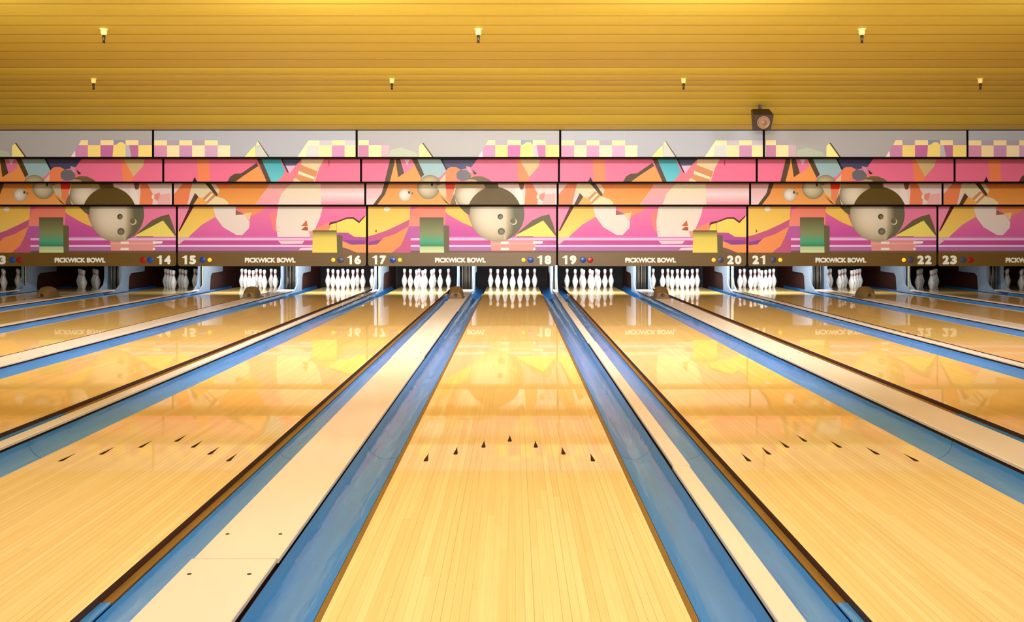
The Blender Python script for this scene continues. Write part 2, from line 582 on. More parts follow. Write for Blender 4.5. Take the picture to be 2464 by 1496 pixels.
# ------------------------------------------------------------------ dividers
def divider(n, wide, xc):
    """between lane n and lane n+1"""
    r = empty('lane_divider', (xc, 0, 0))
    hw = (WW if wide else NW) / 2
    js = [0.42, 3.07, 8.1, 13.0, 17.8] if wide else [0.42, 4.3, 9.2, 14.0, 17.8]
    for k, (a, c) in enumerate(zip(js[:-1], js[1:])):
        b = MB()
        dx = 0.003 if k % 2 else -0.003
        pr = [(-hw + dx, LIFT - .016), (hw + dx, LIFT - .016), (hw + dx, LIFT - .003), (hw + dx - .003, LIFT), (-hw + dx + .003, LIFT), (-hw + dx, LIFT - .003)]
        b.extrude_y(pr, a + .0015, c - .0015, close=True, caps=True)
        b.build('divider_board', M['cream'], r)
        if wide:
            for yy in (a + .25, c - .14):
                for xx in (-hw * .72, hw * .62):
                    b = MB(); b.lathe([(0.0, .0012), (.0062, .0012), (.0075, 0)], 10)
                    b.build('screw', M['screw'], r, loc=(xx, yy, LIFT))
    b = MB(); b.box(-hw + .012, hw - .012, 0.42, 17.8, -0.129, LIFT - .016)
    b.build('divider_base', M['dark_wood'], r)
    b_ = 'beyond' if n == 12 else ''
    if n == 12: where = 'between lane thirteen and the lane at the far left edge'
    elif n == 23: where = 'between lane twenty-three and the lane at the far right edge'
    else: where = 'between lanes %s and %s' % (WORD[n], WORD[n + 1])
    tag(r, ('wide' if wide else 'narrow') + ' cream laminate divider ' + where, 'lane divider', 'dividers between the lanes')
for n in LANES[:-1]:
    wide = n % 2 == 1
    xc = wide_x((n - 17) // 2) if wide else narrow_x((n - 18) // 2)
    divider(n, wide, xc)

# ------------------------------------------------------------------ pins
pin_prof = [(0.0, 0), (.0258, 0), (.0286, .004), (.0365, .030), (.0455, .060), (.0535, .090), (.0592, .114), (.0600, .122), (.0578, .145),
            (.0505, .175), (.0400, .205), (.0310, .228), (.0255, .250), (.0230, .272), (.0235, .290), (.0270, .315), (.0310, .335), (.0322, .345),
            (.0312, .357), (.0275, .369), (.0200, .378), (.0100, .3815), (0, .3825)]
b = MB(); b.lathe(pin_prof, 24)
pin0 = b.build('bowling_pin', M['pin'])
HEAD = 18.62
rack = [(0, 0, 'alone at the front'), (-1, 1, 'second row, left'), (1, 1, 'second row, right'),
        (-2, 2, 'third row, left'), (0, 2, 'third row, middle'), (2, 2, 'third row, right'),
        (-3, 3, 'back row, far left'), (-1, 3, 'back row, inner left'), (1, 3, 'back row, inner right'), (3, 3, 'back row, far right')]
first_pin = True
for n in LANES:
    for (i, j, d) in rack:
        o = pin0 if first_pin else pin0.copy()
        if not first_pin:
            C.objects.link(o)
        first_pin = False
        o.location = (lane_x(n) + i * 0.1524, HEAD + j * 0.264, 0.0)
        o.rotation_euler = (0, 0, random.uniform(0, 6.28))
        tag(o, 'white bowling pin on %s, %s' % (lane_desc(n), d), 'bowling pin', 'pins racked on %s' % lane_desc(n))

# ------------------------------------------------------------------ kickbacks, brackets, pit
def kickback(n, wide, xc):
    hw = (WW if wide else NW) / 2
    # dark wall between the two pin decks
    r = empty('pin_deck_partition', (xc, 0, 0))
    b = MB(); b.box(-hw * .55 - .02, hw * .55 + .02, 18.30, 20.3, -0.129, 1.4)
    b.build('kickback_panel', M['kick'], r)
    for s in (-1, 1):
        # pale blue bent plate: tall front leg sweeping forward at the foot, arm running back at the top
        x = s * (hw + .016)
        pr = [(17.30, -.01), (17.62, .035), (17.84, .14), (17.90, .30), (17.90, .95), (19.0, .95), (19.0, .345), (18.34, .335), (18.24, .28), (18.20, -.01)]
        b = MB(); b.extrude_x(pr, x - .012, x + .012)
        # return flange across the front
        fx = x - s * .030
        b.box(min(x, fx) - .010, max(x, fx) + .010, 17.885, 17.91, .04, .95)
        b.build('bent_plate', M['bracket'], r)
    if wide:
        for k in range(5):
            xx = -hw * .5 + hw * .25 * k
            b = MB(); b.lathe([(.012, 0), (.014, .3), (.011, .6), (.013, .95)], 8)
            b.build('cable', M['grey_metal'], r, loc=(xx, 17.98 + .03 * (k % 2), .0))
    else:
        b = MB()
        h = 0.02
        pr = []
        while h < .6:
            pr += [(.004, h), (.012, h + .012), (.004, h + .024)]; h += .03
        b.lathe(pr, 8)
        b.build('bead_chain', M['cup'], r, loc=(0.03, 17.86, 0.03))
    if n == 12: where = 'between lane thirteen and the lane at the far left edge'
    elif n == 23: where = 'between lane twenty-three and the lane at the far right edge'
    else: where = 'between the pins of lanes %s and %s' % (WORD[n], WORD[n + 1])
    tag(r, 'dark partition with pale blue bent front plates ' + where, 'partition', 'partitions between the pin decks')
for n in LANES[:-1]:
    wide = n % 2 == 1
    xc = wide_x((n - 17) // 2) if wide else narrow_x((n - 18) // 2)
    kickback(n, wide, xc)

# lamps over the pin decks, hidden behind the masking
for n in LANES:
    st = {12: .03, 13: .03, 14: .1, 15: .8, 16: 1, 17: 1, 18: 1, 19: 1, 20: 1, 21: .9, 22: .3, 23: .04, 24: .03}[n]
    area('pin_deck_lamp', (lane_x(n), 17.35, 1.0), (lane_x(n), 18.85, 0.16), 0.9, 0.08, 60 * st, (0.88, 0.94, 1.0))

# ball return hoods on the wide dividers
def hood(xc, lab):
    r = empty('ball_return_hood', (xc - .03, 15.25, LIFT + .001))
    n = 9
    b = MB()
    secs = []
    for k in range(n):
        t = k / (n - 1)
        hh = 0.19 * (0.55 + 0.45 * math.sin(PI * min(1, .12 + t * .75)))
        hh = [0.10, .15, .18, .19, .19, .18, .165, .14, .10][k]
        ww = [.100, .112, .118, .120, .118, .112, .105, .095, .085][k]
        sec = []
        for q in range(13):
            a = PI * q / 12
            sec.append((-ww * math.copysign(abs(math.cos(a)) ** .6, math.cos(a)), hh * abs(math.sin(a)) ** .7))
        secs.append((t * .42, sec))
    base = len(b.v)
    for yy, sec in secs:
        b.v += [(p[0], yy, p[1]) for p in sec]
    for k in range(n - 1):
        for q in range(12):
            i = base + k * 13 + q
            b.f.append((i, i + 1, i + 14, i + 13)); b.mi.append(0); b.sm.append(True); b.col.append([(0, 0, 0, 1)] * 4)
    b.face([(p[0], 0, p[1]) for p in secs[0][1]])
    b.face([(p[0], .42, p[1]) for p in secs[-1][1]][::-1])
    b.build('hood_shell', M['hood'], r)
    b = MB(); b.box(-.128, .128, -.02, .44, 0, .012)
    b.build('hood_rim', M['hood'], r)
    b = MB(); b.lathe([(.03, 0), (.03, .004), (.024, .006), (.018, .003), (0, .003)], 16, axis='y')
    b.build('hood_boss', M['screw'], r, loc=(.0, .001, .055))
    tag(r, lab, 'ball return hood', 'brown hoods on the wide dividers')
for k, (a, c) in zip((-2, -1, 0, 1, 2), ((13, 14), (15, 16), (17, 18), (19, 20), (21, 22))):
    hood(wide_x(k), 'brown rounded ball return hood on the divider between lanes %s and %s' % (WORD[a], WORD[c]))

# ------------------------------------------------------------------ masking units
# Printed artwork. Shapes are listed per row in a sheet whose unit is 0.254 photo pixels; each row maps its own
# seam-to-seam width onto the pair width, so the panels keep real size and their own depth.
CREAM, CR2 = (255, 232, 168), (255, 226, 130)
GV, VP = (178, 165, 180), (200, 130, 165)
PINK, BRN, ORG, COR = (250, 118, 150), (92, 68, 42), (255, 160, 82), (255, 140, 88)
OLV = (112, 100, 68)
MAG, PUR = (216, 86, 170), (180, 108, 180)
TAN = (232, 208, 170)
def rect(x0, y0, x1, y1, c): return ('p', [(x0, y0), (x1, y0), (x1, y1), (x0, y1)], c)
def poly(c, *p): return ('p', list(p), c)
def ball(cx, cy, r, c_lit, c_dark, lx=-.3, ly=.05): return ('b', (cx, cy, r, lx, ly), (c_lit, c_dark))
def ell(cx, cy, rx, ry, c): return ('p', [(cx + rx * math.cos(a * PI / 12), cy + ry * math.sin(a * PI / 12)) for a in range(24)], c)
Z = 2362
LG, LG2 = (176, 173, 172), (178, 179, 188)
A1 = [rect(900, 80, 3000, 350, LG), rect(1215, 233, 1290, 345, (206, 176, 184)),
      rect(1000, 185, 1095, 233, CREAM), rect(1095, 185, 1215, 233, GV), rect(1000, 233, 1095, 350, VP), rect(1095, 233, 1215, 350, CREAM),
      poly((186, 194, 170), (1290, 350), (1300, 280), (1400, 255), (1540, 300), (1577, 350)),
      poly((255, 240, 150), (1577, 350), (1579, 240), (1605, 218), (1625, 225), (1710, 350)),
      poly(BRN, (1606, 214), (1620, 212), (1720, 350), (1704, 350)),
      poly(CREAM, (2240, 185), (2305, 185), (2305, 233), (2215, 233)), rect(2305, 185, 2425, 233, GV), rect(2425, 185, 2550, 233, CREAM),
      rect(2550, 185, 2665, 233, (150, 152, 178)), rect(2665, 185, 2787, 233, CREAM), rect(2787, 185, 2990, 233, GV),
      poly((212, 140, 180), (2215, 233), (2305, 233), (2305, 350), (2145, 350)), rect(2305, 233, 2425, 350, CR2), rect(2425, 233, 2550, 350, (200, 112, 168)),
      poly(CR2, (2550, 233), (2575, 228), (2610, 203), (2640, 205), (2665, 233), (2668, 350), (2540, 350)),
      rect(2665, 233, 2720, 350, (196, 192, 200)), poly((196, 116, 164), (2700, 233), (2787, 233), (2787, 350), (2722, 350)), rect(2787, 233, 2990, 350, CR2),
      poly((250, 235, 225), (2180, 285), (2188, 350), (2140, 350))]
A2 = [rect(1000, 350, 3000, 590, PINK), poly(ORG, (1340, 350), (1560, 350), (1612, 590), (1290, 590)),
      poly(BRN, (1312, 350), (1352, 350), (1350, 410), (1302, 590), (1254, 590)), poly(BRN, (1358, 350), (1400, 350), (1442, 497), (1385, 537)),
      poly((248, 130, 165), (1400, 350), (1510, 350), (1532, 432), (1446, 508)), poly((246, 215, 222), (1438, 360), (1500, 360), (1470, 420)),
      poly((168, 196, 196), (1555, 350), (1785, 350), (1850, 468), (1790, 530), (1630, 590), (1600, 500)),
      poly(BRN, (1508, 350), (1560, 350), (1634, 512), (1602, 540)),
      poly((80, 76, 108), (1782, 350), (2150, 350), (2085, 440), (1960, 470), (1848, 460)),
      poly((40, 34, 40), (1780, 350), (1800, 350), (1854, 460), (1842, 472)),
      ball(1690, 622, 108, (214, 196, 150), (150, 130, 92)),
      poly((232, 204, 168), (1790, 560), (1840, 500), (1860, 590), (1770, 590)),
      poly(COR, (1855, 455), (1885, 440), (1935, 440), (1978, 462), (1945, 500), (1945, 590), (1832, 590), (1838, 500)),
      poly((116, 110, 112), (1975, 465), (2050, 470), (2082, 520), (2070, 560), (1990, 572), (1942, 545), (1940, 495)),
      poly((216, 160, 170), (2030, 430), (2070, 440), (2088, 500), (2050, 480)),
      poly((62, 50, 50), (2088, 462), (2135, 500), (2110, 512)), poly(COR, (2080, 510), (2125, 520), (2140, 545), (2090, 560)),
      poly((120, 96, 60), (2030, 590), (2060, 548), (2120, 526), (2190, 530), (2250, 556), (2290, 590)),
      poly((190, 164, 120), (2020, 590), (2060, 555), (2120, 560), (2160, 590)),
      poly(COR, (2512, 350), (2540, 350), (2636, 530), (2622, 590), (2534, 590)),
      poly((226, 190, 132), (2534, 350), (2742, 350), (2726, 432), (2634, 534))]
A3 = [rect(1000, 590, 3000, 800, (254, 222, 212)), rect(1000, 590, 1300, 800, ((244, 176, 176), (255, 216, 216))),
      poly(((240, 150, 70), (255, 172, 88)), (1300, 590), (1960, 590), (1900, 800), (1190, 800)),
      poly(BRN, (1268, 590), (1314, 590), (1272, 700), (1196, 800), (1156, 800), (1240, 690)),
      ball(1690, 636, 108, (226, 208, 166), (140, 124, 92)), ball(1466, 704, 64, (252, 240, 222), (196, 164, 120)),
      ell(1505, 680, 10, 14, (80, 66, 44)), ell(1535, 690, 10, 12, (150, 120, 80)), ell(1725, 605, 10, 20, (70, 58, 40)),
      poly((224, 204, 160), (1770, 620), (1850, 590), (1862, 640), (1862, 730), (1810, 700)),
      poly((100, 80, 54), (1800, 710), (1870, 770), (1900, 800), (1860, 780)),
      poly((246, 60, 30), (1852, 590), (1950, 590), (1940, 650), (1860, 660)), poly(COR, (1860, 650), (1938, 650), (1905, 785), (1868, 742)),
      poly((130, 100, 60), (1960, 590), (2360, 590), (2368, 640), (2200, 700), (1960, 640)),
      ball(2090, 700, 148, (244, 226, 196), (150, 128, 90), -.1, .1),
      poly((110, 86, 46), (1960, 590), (2340, 590), (2366, 640), (2230, 640), (1950, 640)),
      poly((190, 160, 100), (1960, 600), (2220, 600), (2240, 640), (1946, 640)),
      poly((134, 112, 76), (1905, 770), (1938, 690), (1950, 760), (1965, 800), (1900, 800)),
      poly((255, 236, 220), (2362 + 170, 590), (2362 + 210, 650), (2362 + 230, 680), (2362 + 250, 800), (2362 + 150, 800)),
      poly((150, 90, 60), (Z + 195, 590), (Z + 255, 590), (Z + 240, 652), (Z + 212, 652)),
      poly(COR, (Z + 258, 590), (Z + 325, 590), (Z + 385, 705), (Z + 375, 800), (Z + 252, 800), (Z + 262, 680)),
      poly((250, 150, 130), (Z + 395, 700), (Z + 450, 680), (Z + 440, 770), (Z + 392, 740)), ell(Z + 382, 722, 13, 22, (255, 235, 225)),
      poly((255, 186, 180), (Z + 450, 700), (Z + 548, 690), (Z + 548, 800), (Z + 420, 800)),
      poly((100, 78, 26), *[(2325 + 262 * math.cos(a), 890 + 262 * math.sin(a)) for a in [PI + PI * k / 24 for k in range(25)]])]
def stripes(x0, x1):
    return [rect(x0, 1100, x1, 1112, (226, 140, 196)), rect(x0, 1112, x1, 1134, (248, 196, 236)), rect(x0, 1134, x1, 1178, (206, 84, 156)), rect(x0, 1178, x1, 1196, (252, 206, 246)),
            rect(x0, 1196, x1, 1232, (186, 118, 176)), rect(x0, 1232, x1, 1262, (128, 92, 80))]
A4 = [rect(1000, 800, 3000, 1262, ((240, 112, 166), (186, 62, 166)))] + stripes(1300, 3000) + [
      poly((206, 96, 140), (1000, 1105), (1100, 1100), (1380, 985), (1500, 920), (1500, 1262), (1000, 1262)),
      poly((150, 74, 150), (1100, 1150), (1240, 1120), (1200, 1180), (1100, 1180)),
      poly(((255, 196, 84), (255, 222, 110)), (1000, 800), (1500, 800), (1490, 935), (1380, 990), (1270, 1040), (1140, 1085), (1000, 1110)),
      poly(((255, 130, 100), (255, 150, 130)), (1510, 850), (1600, 800), (1842, 800), (1835, 890), (1830, 985), (1590, 1000), (1480, 1000), (1487, 935)),
      poly((196, 100, 168), (1490, 1002), (1590, 1000), (1590, 1110), (1430, 1110)),
      poly((255, 156, 92), (1485, 1000), (1440, 1110), (1400, 1190), (1350, 1225), (1310, 1262), (1000, 1262), (1000, 1190), (1180, 1172), (1240, 1110), (1350, 1075)),
      poly((255, 204, 90), (1840, 800), (1950, 800), (2040, 885), (2092, 1008), (1990, 965), (1850, 885), (1832, 860)),
      poly((110, 96, 62), (1950, 800), (2120, 800), (2070, 900), (2020, 870)),
      poly((240, 160, 150), (Z - 100, 1136), (Z + 328, 1136), (Z + 320, 1232), (Z - 90, 1232)), rect(Z - 100, 1162, Z + 340, 1170, (250, 190, 200)),
      rect(Z + 0, 1146, Z + 78, 1168, (255, 246, 230)), rect(Z + 0, 1205, Z + 78, 1228, (255, 246, 230)), rect(Z + 308, 1142, Z + 400, 1166, (255, 244, 228)), rect(Z + 308, 1205, Z + 330, 1228, (255, 246, 230)),
      poly((210, 100, 150), (Z + 380, 1168), (Z + 435, 1146), (Z + 510, 1168)),
      poly(((255, 136, 168), (246, 130, 176)), (Z + 200, 800), (Z + 560, 800), (Z + 560, 1080), (Z + 120, 1080)),
      poly(OLV, (Z + 150, 1072), (Z + 300, 945), (Z + 380, 908), (Z + 462, 886), (Z + 500, 985), (Z + 530, 1090), (Z + 505, 1085)),
      poly((255, 232, 112), (Z + 130, 1102), (Z + 165, 1074), (Z + 405, 946), (Z + 520, 1090), (Z + 560, 1100)),
      rect(Z + 150, 1096, Z + 310, 1104, (140, 96, 84)),
      ball(2325, 885, 262, (244, 226, 198), (172, 156, 120), -.32, .12),
      *[poly(tuple(int(a + (b_ - a) * k / 6) for a, b_ in zip((214, 194, 160), (112, 106, 80))),
             *([(2325 + 262 * math.cos(a), 885 + 260 * math.sin(a)) for a in [-1.25 + 2.5 * q / 20 for q in range(21)]] +
               [(2325 + min(92 + 12 * k - 36 * v * v, 256 * math.sqrt(1 - v * v) - 2), 885 + 255 * v) for v in (.93, .7, .45, .2, 0, -.2, -.45, -.7, -.95)])) for k in range(7)],
      ell(2357, 910, 26, 26, (76, 68, 50)), ell(2362, 914, 17, 17, (140, 126, 96)), ell(2372, 1052, 40, 38, (200, 190, 150)), ell(2366, 1050, 34, 32, (100, 94, 70)), ell(2366, 1052, 22, 20, (140, 128, 98)),
      ell(2484, 958, 32, 30, (214, 204, 160)), ell(2478, 952, 26, 26, (114, 108, 82)),
      ell(1275, 838, 30, 22, (255, 242, 214)), ell(1170, 1046, 7, 13, (130, 96, 60)),
      poly(OLV, (1812, 993), (1868, 997), (1868, 1262), (1818, 1262)),
      poly(((104, 92, 58), (140, 146, 96)), (1586, 916), (1815, 916), (1816, 1060), (1587, 1060)), poly(((140, 146, 96), (84, 172, 130)), (1587, 1060), (1816, 1060), (1817, 1140), (1587, 1140)),
      poly(((84, 172, 130), (66, 140, 100)), (1587, 1140), (1817, 1140), (1818, 1192), (1587, 1192)), poly(((190, 214, 150), (232, 240, 184)), (1587, 1192), (1818, 1192), (1820, 1262), (1588, 1262))]
B1 = [rect(500, 80, 2600, 350, LG2)]
for x0, x1, c1, c2 in ((560, 695, CREAM, (220, 148, 182)), (695, 812, GV, (255, 232, 178)), (812, 934, CREAM, (206, 150, 190)), (934, 1055, GV, (255, 234, 186)), (1055, 1179, CREAM, (212, 168, 200)), (1179, 1296, None, (255, 234, 186)),
                       (2145, 2268, (206, 196, 206), (255, 228, 170)), (2268, 2388, CREAM, (206, 146, 186)), (2388, 2520, (206, 196, 206), CREAM)):
    if c1: B1.append(rect(x0, 187, x1, 235, c1))
    B1.append(rect(x0, 235, x1, 350, c2))
B1 += [poly((255, 240, 150), (1430, 350), (1500, 270), (1538, 236), (1540, 350)), poly((206, 208, 196), (1540, 350), (1545, 215), (1565, 195), (1665, 350)), poly((255, 240, 160), (1544, 236), (1560, 195), (1585, 228)),
       poly(BRN, (1561, 195), (1568, 195), (1675, 350), (1662, 350)), poly((255, 240, 190), (1935, 350), (2045, 188), (2148, 188), (2148, 236), (2145, 350)), poly((214, 214, 210), (2035, 236), (2145, 236), (2145, 350), (2018, 350))]
B2 = [rect(500, 350, 2600, 590, PINK), poly(COR, (858, 350), (972, 350), (985, 590), (875, 590)),
      poly((244, 100, 130), (1055, 350), (1440, 350), (1200, 350)),
      poly(ORG, (1210, 590), (1445, 425), (1540, 590)), poly(BRN, (1145, 590), (1180, 530), (1225, 502), (1285, 500), (1432, 400), (1448, 430), (1310, 520), (1212, 590)),
      poly(((70, 170, 180), (110, 205, 215)), (1468, 350), (1652, 350), (1702, 480), (1660, 560), (1600, 590), (1570, 590)),
      poly(BRN, (1428, 350), (1472, 350), (1575, 590), (1532, 590)),
      poly((82, 84, 104), (1658, 350), (1880, 350), (1835, 425), (1692, 430)), poly((232, 190, 214), (1695, 428), (1822, 425), (1752, 502)),
      poly((255, 128, 138), (1800, 430), (1870, 360), (1870, 590), (1620, 590), (1700, 500), (1750, 500)),
      poly((50, 34, 34), (1654, 350), (1672, 350), (1740, 492), (1726, 490)),
      poly((246, 212, 164), (1866, 350), (2085, 350), (2030, 450), (1985, 590), (1790, 590), (1780, 560), (1800, 545), (1850, 560), (1840, 500)),
      poly((222, 148, 92), (1855, 418), (2012, 482), (2004, 520), (1984, 560), (1975, 590), (1872, 590), (1815, 550), (1830, 500)),
      poly((255, 232, 190), (1832, 476), (1988, 536), (1980, 558), (1826, 506)), poly((40, 22, 24), (840, 533), (868, 590), (812, 590)), rect(2118, 375, 2128, 425, (210, 50, 70))]
B3 = [rect(500, 590, 2600, 800, (255, 214, 206)), poly(COR, (560, 700), (655, 590), (740, 590), (690, 800), (560, 800)),
      poly(((240, 140, 50), (255, 170, 84)), (900, 590), (1490, 590), (1340, 800), (880, 800)), poly((250, 120, 80), (900, 590), (1110, 590), (1075, 628), (1000, 620)),
      poly((246, 224, 178), (740, 590), (870, 590), (935, 672), (850, 742), (838, 742), (768, 688), (712, 700)), poly(BRN, (765, 685), (798, 722), (745, 800), (708, 800)),
      poly((255, 178, 84), (798, 724), (850, 742), (900, 800), (745, 800)), poly((244, 214, 172), (915, 600), (960, 600), (1000, 660), (985, 705)),
      poly(BRN, (858, 590), (910, 590), (985, 700), (968, 718)),
      poly((222, 150, 90), (838, 738), (912, 668), (928, 686), (856, 756)), poly((255, 236, 200), (856, 756), (928, 686), (940, 700), (872, 770)), poly((222, 150, 90), (872, 770), (940, 700), (962, 712), (886, 786)),
      poly((252, 226, 176), (882, 788), (960, 716), (1040, 740), (1085, 775), (1085, 800), (870, 800)), poly((226, 150, 84), (1010, 650), (1125, 640), (1145, 690), (1140, 650), (1130, 632)),
      poly(((252, 180, 160), (255, 170, 184)), (1478, 590), (1700, 590), (1580, 800), (1345, 800), (1380, 750), (1425, 690)),
      poly(((252, 226, 180), (244, 226, 206)), (1700, 590), (1966, 590), (1972, 700), (1975, 800), (1556, 800), (1590, 700), (1650, 630)),
      poly(((240, 160, 140), (255, 224, 222)), (1968, 590), (2600, 590), (2600, 700), (1974, 700)), poly(((255, 224, 222), (252, 150, 165)), (1974, 700), (2600, 700), (2600, 800), (1976, 800))]
B4 = [rect(500, 800, 2600, 1262, ((255, 130, 168), (214, 84, 178)))] + stripes(500, 2600) + [
      poly((235, 200, 200), (500, 1105), (640, 1105), (580, 1140), (545, 1170), (500, 1170)),
      poly((255, 150, 180), (500, 800), (650, 800), (540, 1050), (500, 1050)), 
      poly(((255, 196, 90), (255, 226, 112)), (680, 800), (862, 800), (884, 912), (760, 985), (630, 1102), (500, 1104), (540, 1040)), poly((96, 30, 30), (650, 800), (690, 800), (545, 1052), (538, 1040)),
      poly(((255, 150, 60), (255, 160, 110)), (1060, 800), (1400, 800), (1300, 870), (1240, 900), (1160, 880)),
      poly(((252, 232, 216), (244, 226, 216)), (858, 800), (1080, 800), (1082, 892), (1162, 890), (1214, 960), (1210, 1015), (1142, 1086), (1092, 1086), (960, 1010), (888, 912)),
      poly((255, 214, 150), (1155, 880), (1230, 870), (1212, 950)), poly((170, 106, 60), (1080, 848), (1158, 886), (1080, 895)),
      poly((255, 136, 136), (1400, 880), (1480, 850), (1480, 1060), (1440, 1040)),
      poly(((246, 228, 206), (246, 230, 218)), (1490, 800), (1912, 800), (1890, 905), (1832, 1040), (1795, 1102), (1480, 1102), (1470, 1040), (1466, 960), (1474, 890)),
      poly((212, 110, 60), (1755, 944), (1768, 1000), (1704, 1000)), poly((176, 92, 50), (1704, 1036), (1740, 1004), (1768, 1010), (1770, 1042)), poly((240, 160, 150), (1830, 1040), (1810, 1102), (1792, 1102), (1775, 1050)),
      rect(1472, 1008, 1500, 1014, (220, 180, 170)), rect(1472, 1046, 1500, 1052, (220, 180, 170)),
      poly((244, 214, 222), (1485, 1138), (1735, 1138), (1715, 1166), (1515, 1170)), poly((250, 216, 220), (1700, 1206), (1815, 1200), (1815, 1228), (1680, 1228)),
      poly((255, 150, 110), (1825, 1030), (1970, 960), (1970, 1060), (1815, 1060)), poly((255, 224, 90), (1968, 1040), (1985, 985), (2035, 955), (2040, 1050)),
      poly((190, 84, 158), (2040, 1056), (2150, 1050), (2220, 1090), (2600, 1100), (2600, 1180), (2040, 1180)),
      poly((150, 72, 150), (2100, 1130), (2312, 1136), (2312, 1172), (2190, 1176)), 
      poly((255, 226, 104), (2042, 962), (2150, 925), (2200, 925), (2255, 968), (2312, 908), (2400, 880), (2400, 1106), (2215, 1102), (2150, 1062), (2044, 1060)),
      poly((92, 40, 30), (1968, 990), (1980, 965), (2035, 952), (2050, 950), (2140, 916), (2202, 914), (2256, 952), (2312, 898), (2312, 912), (2256, 972), (2200, 930), (2140, 930), (2046, 966), (1986, 984)),
      poly((255, 162, 96), (2095, 1140), (2180, 1176), (2400, 1170), (2400, 1262), (2260, 1262), (2150, 1215), (2095, 1200)), poly((128, 96, 82), (2095, 1198), (2150, 1215), (2265, 1262), (2095, 1262)),
      poly(OLV, (2042, 1084), (2098, 1088), (2098, 1262), (2046, 1262)), poly(((110, 96, 50), (236, 210, 96)), (1814, 1044), (2042, 1044), (2044, 1110), (1814, 1110)),
      poly(((236, 210, 96), (255, 228, 100)), (1814, 1110), (2044, 1110), (2047, 1262), (1811, 1262)), rect(1814, 1040, 2042, 1048, (90, 66, 34))]
# row: sheet-left, sheet-right (seams), sheet y top/bottom of the print, depth, height top/bottom of the panel
def hz(px, Y): return EYE + (HZ - px) / F * Y
D1, D2, D3, D4 = 15.50, 15.95, 16.40, 16.60
def zoomY(v): return 290 + v * .254
ROWS = [  # (A left, A right, B left, B right, depth, top px, bottom px)
    (990, Z + 555, 572, 2492, D1, 314, 377.5),
    (1042, Z + 545, 548, 2420, D2, 372, 437),
    (1093, Z + 562, 562, 2385, D3, 432, 492.5),
    (1093, Z + 528, 530, 2322, D4, 486, 607.5)]
def clip(poly_, x0, x1, y0, y1):
    def cut(ps, inside, inter):
        out = []
        for i in range(len(ps)):
            a, c = ps[i - 1], ps[i]
            ia, ic = inside(a), inside(c)
            if ic:
                if not ia: out.append(inter(a, c))
                out.append(c)
            elif ia:
                out.append(inter(a, c))
        return out
    def ix(v): return lambda a, c: (v, a[1] + (c[1] - a[1]) * (v - a[0]) / (c[0] - a[0]))
    def iy(v): return lambda a, c: (a[0] + (c[0] - a[0]) * (v - a[1]) / (c[1] - a[1]), v)
    ps = poly_
    for ins, it in ((lambda p: p[0] >= x0, ix(x0)), (lambda p: p[0] <= x1, ix(x1)), (lambda p: p[1] >= y0, iy(y0)), (lambda p: p[1] <= y1, iy(y1))):
        if not ps: return []
        ps = cut(ps, ins, it)
    return ps

GAP = 0.036
def art_panel(shapes, left, right, depth, pt, pb, parent, name='mural_panel'):
    """one printed panel: a board with the print laid on its face in hair-thin layers"""
    W = P - GAP
    z0, z1 = hz(pb, depth), hz(pt, depth)
    mb = MB()
    mb.box(-W / 2, W / 2, 0.0, 0.022, z0, z1, mi=1)
    ty, by = (pt - 290) / .254, (pb - 290) / .254
    def conv(p, lay):
        return (-W / 2 + W * (p[0] - left) / (right - left), -0.0006 - 0.00025 * lay, z1 + (z0 - z1) * (p[1] - ty) / (by - ty))
    for lay, (kind, geo, c) in enumerate(shapes):
        if kind == 'p':
            ps = clip(geo, left, right, ty, by)
            if len(ps) < 3: continue
            if isinstance(c[0], tuple):
                ylo, yhi = min(p[1] for p in geo), max(p[1] for p in geo)
                def colf(p):
                    t = (p[1] - ylo) / (yhi - ylo)
                    return srgb(tuple(c[0][i] + (c[1][i] - c[0][i]) * t for i in range(3)))
            else:
                cc = srgb(c)
                def colf(p): return cc
            tris = tessellate_polygon([[Vector((p[0], p[1], 0)) for p in ps]])
            for t in tris:
                tp = [ps[i] for i in t]
                ar = (tp[1][0] - tp[0][0]) * (tp[2][1] - tp[0][1]) - (tp[2][0] - tp[0][0]) * (tp[1][1] - tp[0][1])
                if abs(ar) < .5: continue
                if ar > 0: tp = tp[::-1]
                mb.face([conv(p, lay) for p in tp], 0, [colf(p) for p in tp])
        else:
            cx, cy, r, lx, ly = geo
            lit, dk = srgb(c[0]), srgb(c[1])
            NR, NS = 8, 32
            def pt_(k, q):
                t = k / NR
                a = 2 * PI * q / NS
                ox, oy = cx + lx * r * (1 - t), cy + ly * r * (1 - t)
                return (ox + r * t * math.cos(a), oy + r * t * math.sin(a))
            def cl(k):
                t = (k / NR) ** 2.2
                return tuple(lit[i] + (dk[i] - lit[i]) * t for i in range(3)) + (1,)
            for k in range(NR):
                for q in range(NS):
                    quad = [pt_(k, q), pt_(k + 1, q), pt_(k + 1, q + 1), pt_(k, q + 1)]
                    cs = [cl(k), cl(k + 1), cl(k + 1), cl(k)]
                    if k == 0: quad, cs = quad[1:], cs[1:]
                    quad2 = clip(quad, left, right, ty, by)
                    if len(quad2) < 3: continue
                    if quad2 != quad and len(quad2) == len(quad) and set(quad2) == set(quad):
                        m_ = {p: c_ for p, c_ in zip(quad, cs)}
                        cs2 = [m_[p] for p in quad2]
                    elif quad2 == quad: cs2 = cs
                    else:
                        def near(p):
                            return cs[min(range(len(quad)), key=lambda i: (quad[i][0] - p[0]) ** 2 + (quad[i][1] - p[1]) ** 2)]
                        cs2 = [near(p) for p in quad2]
                    mb.face([conv(p, lay) for p in quad2][::-1], 0, cs2[::-1])
    o = mb.build(name, [M['art'], M['black']], parent, loc=(0, depth, 0), col=True)
    return o

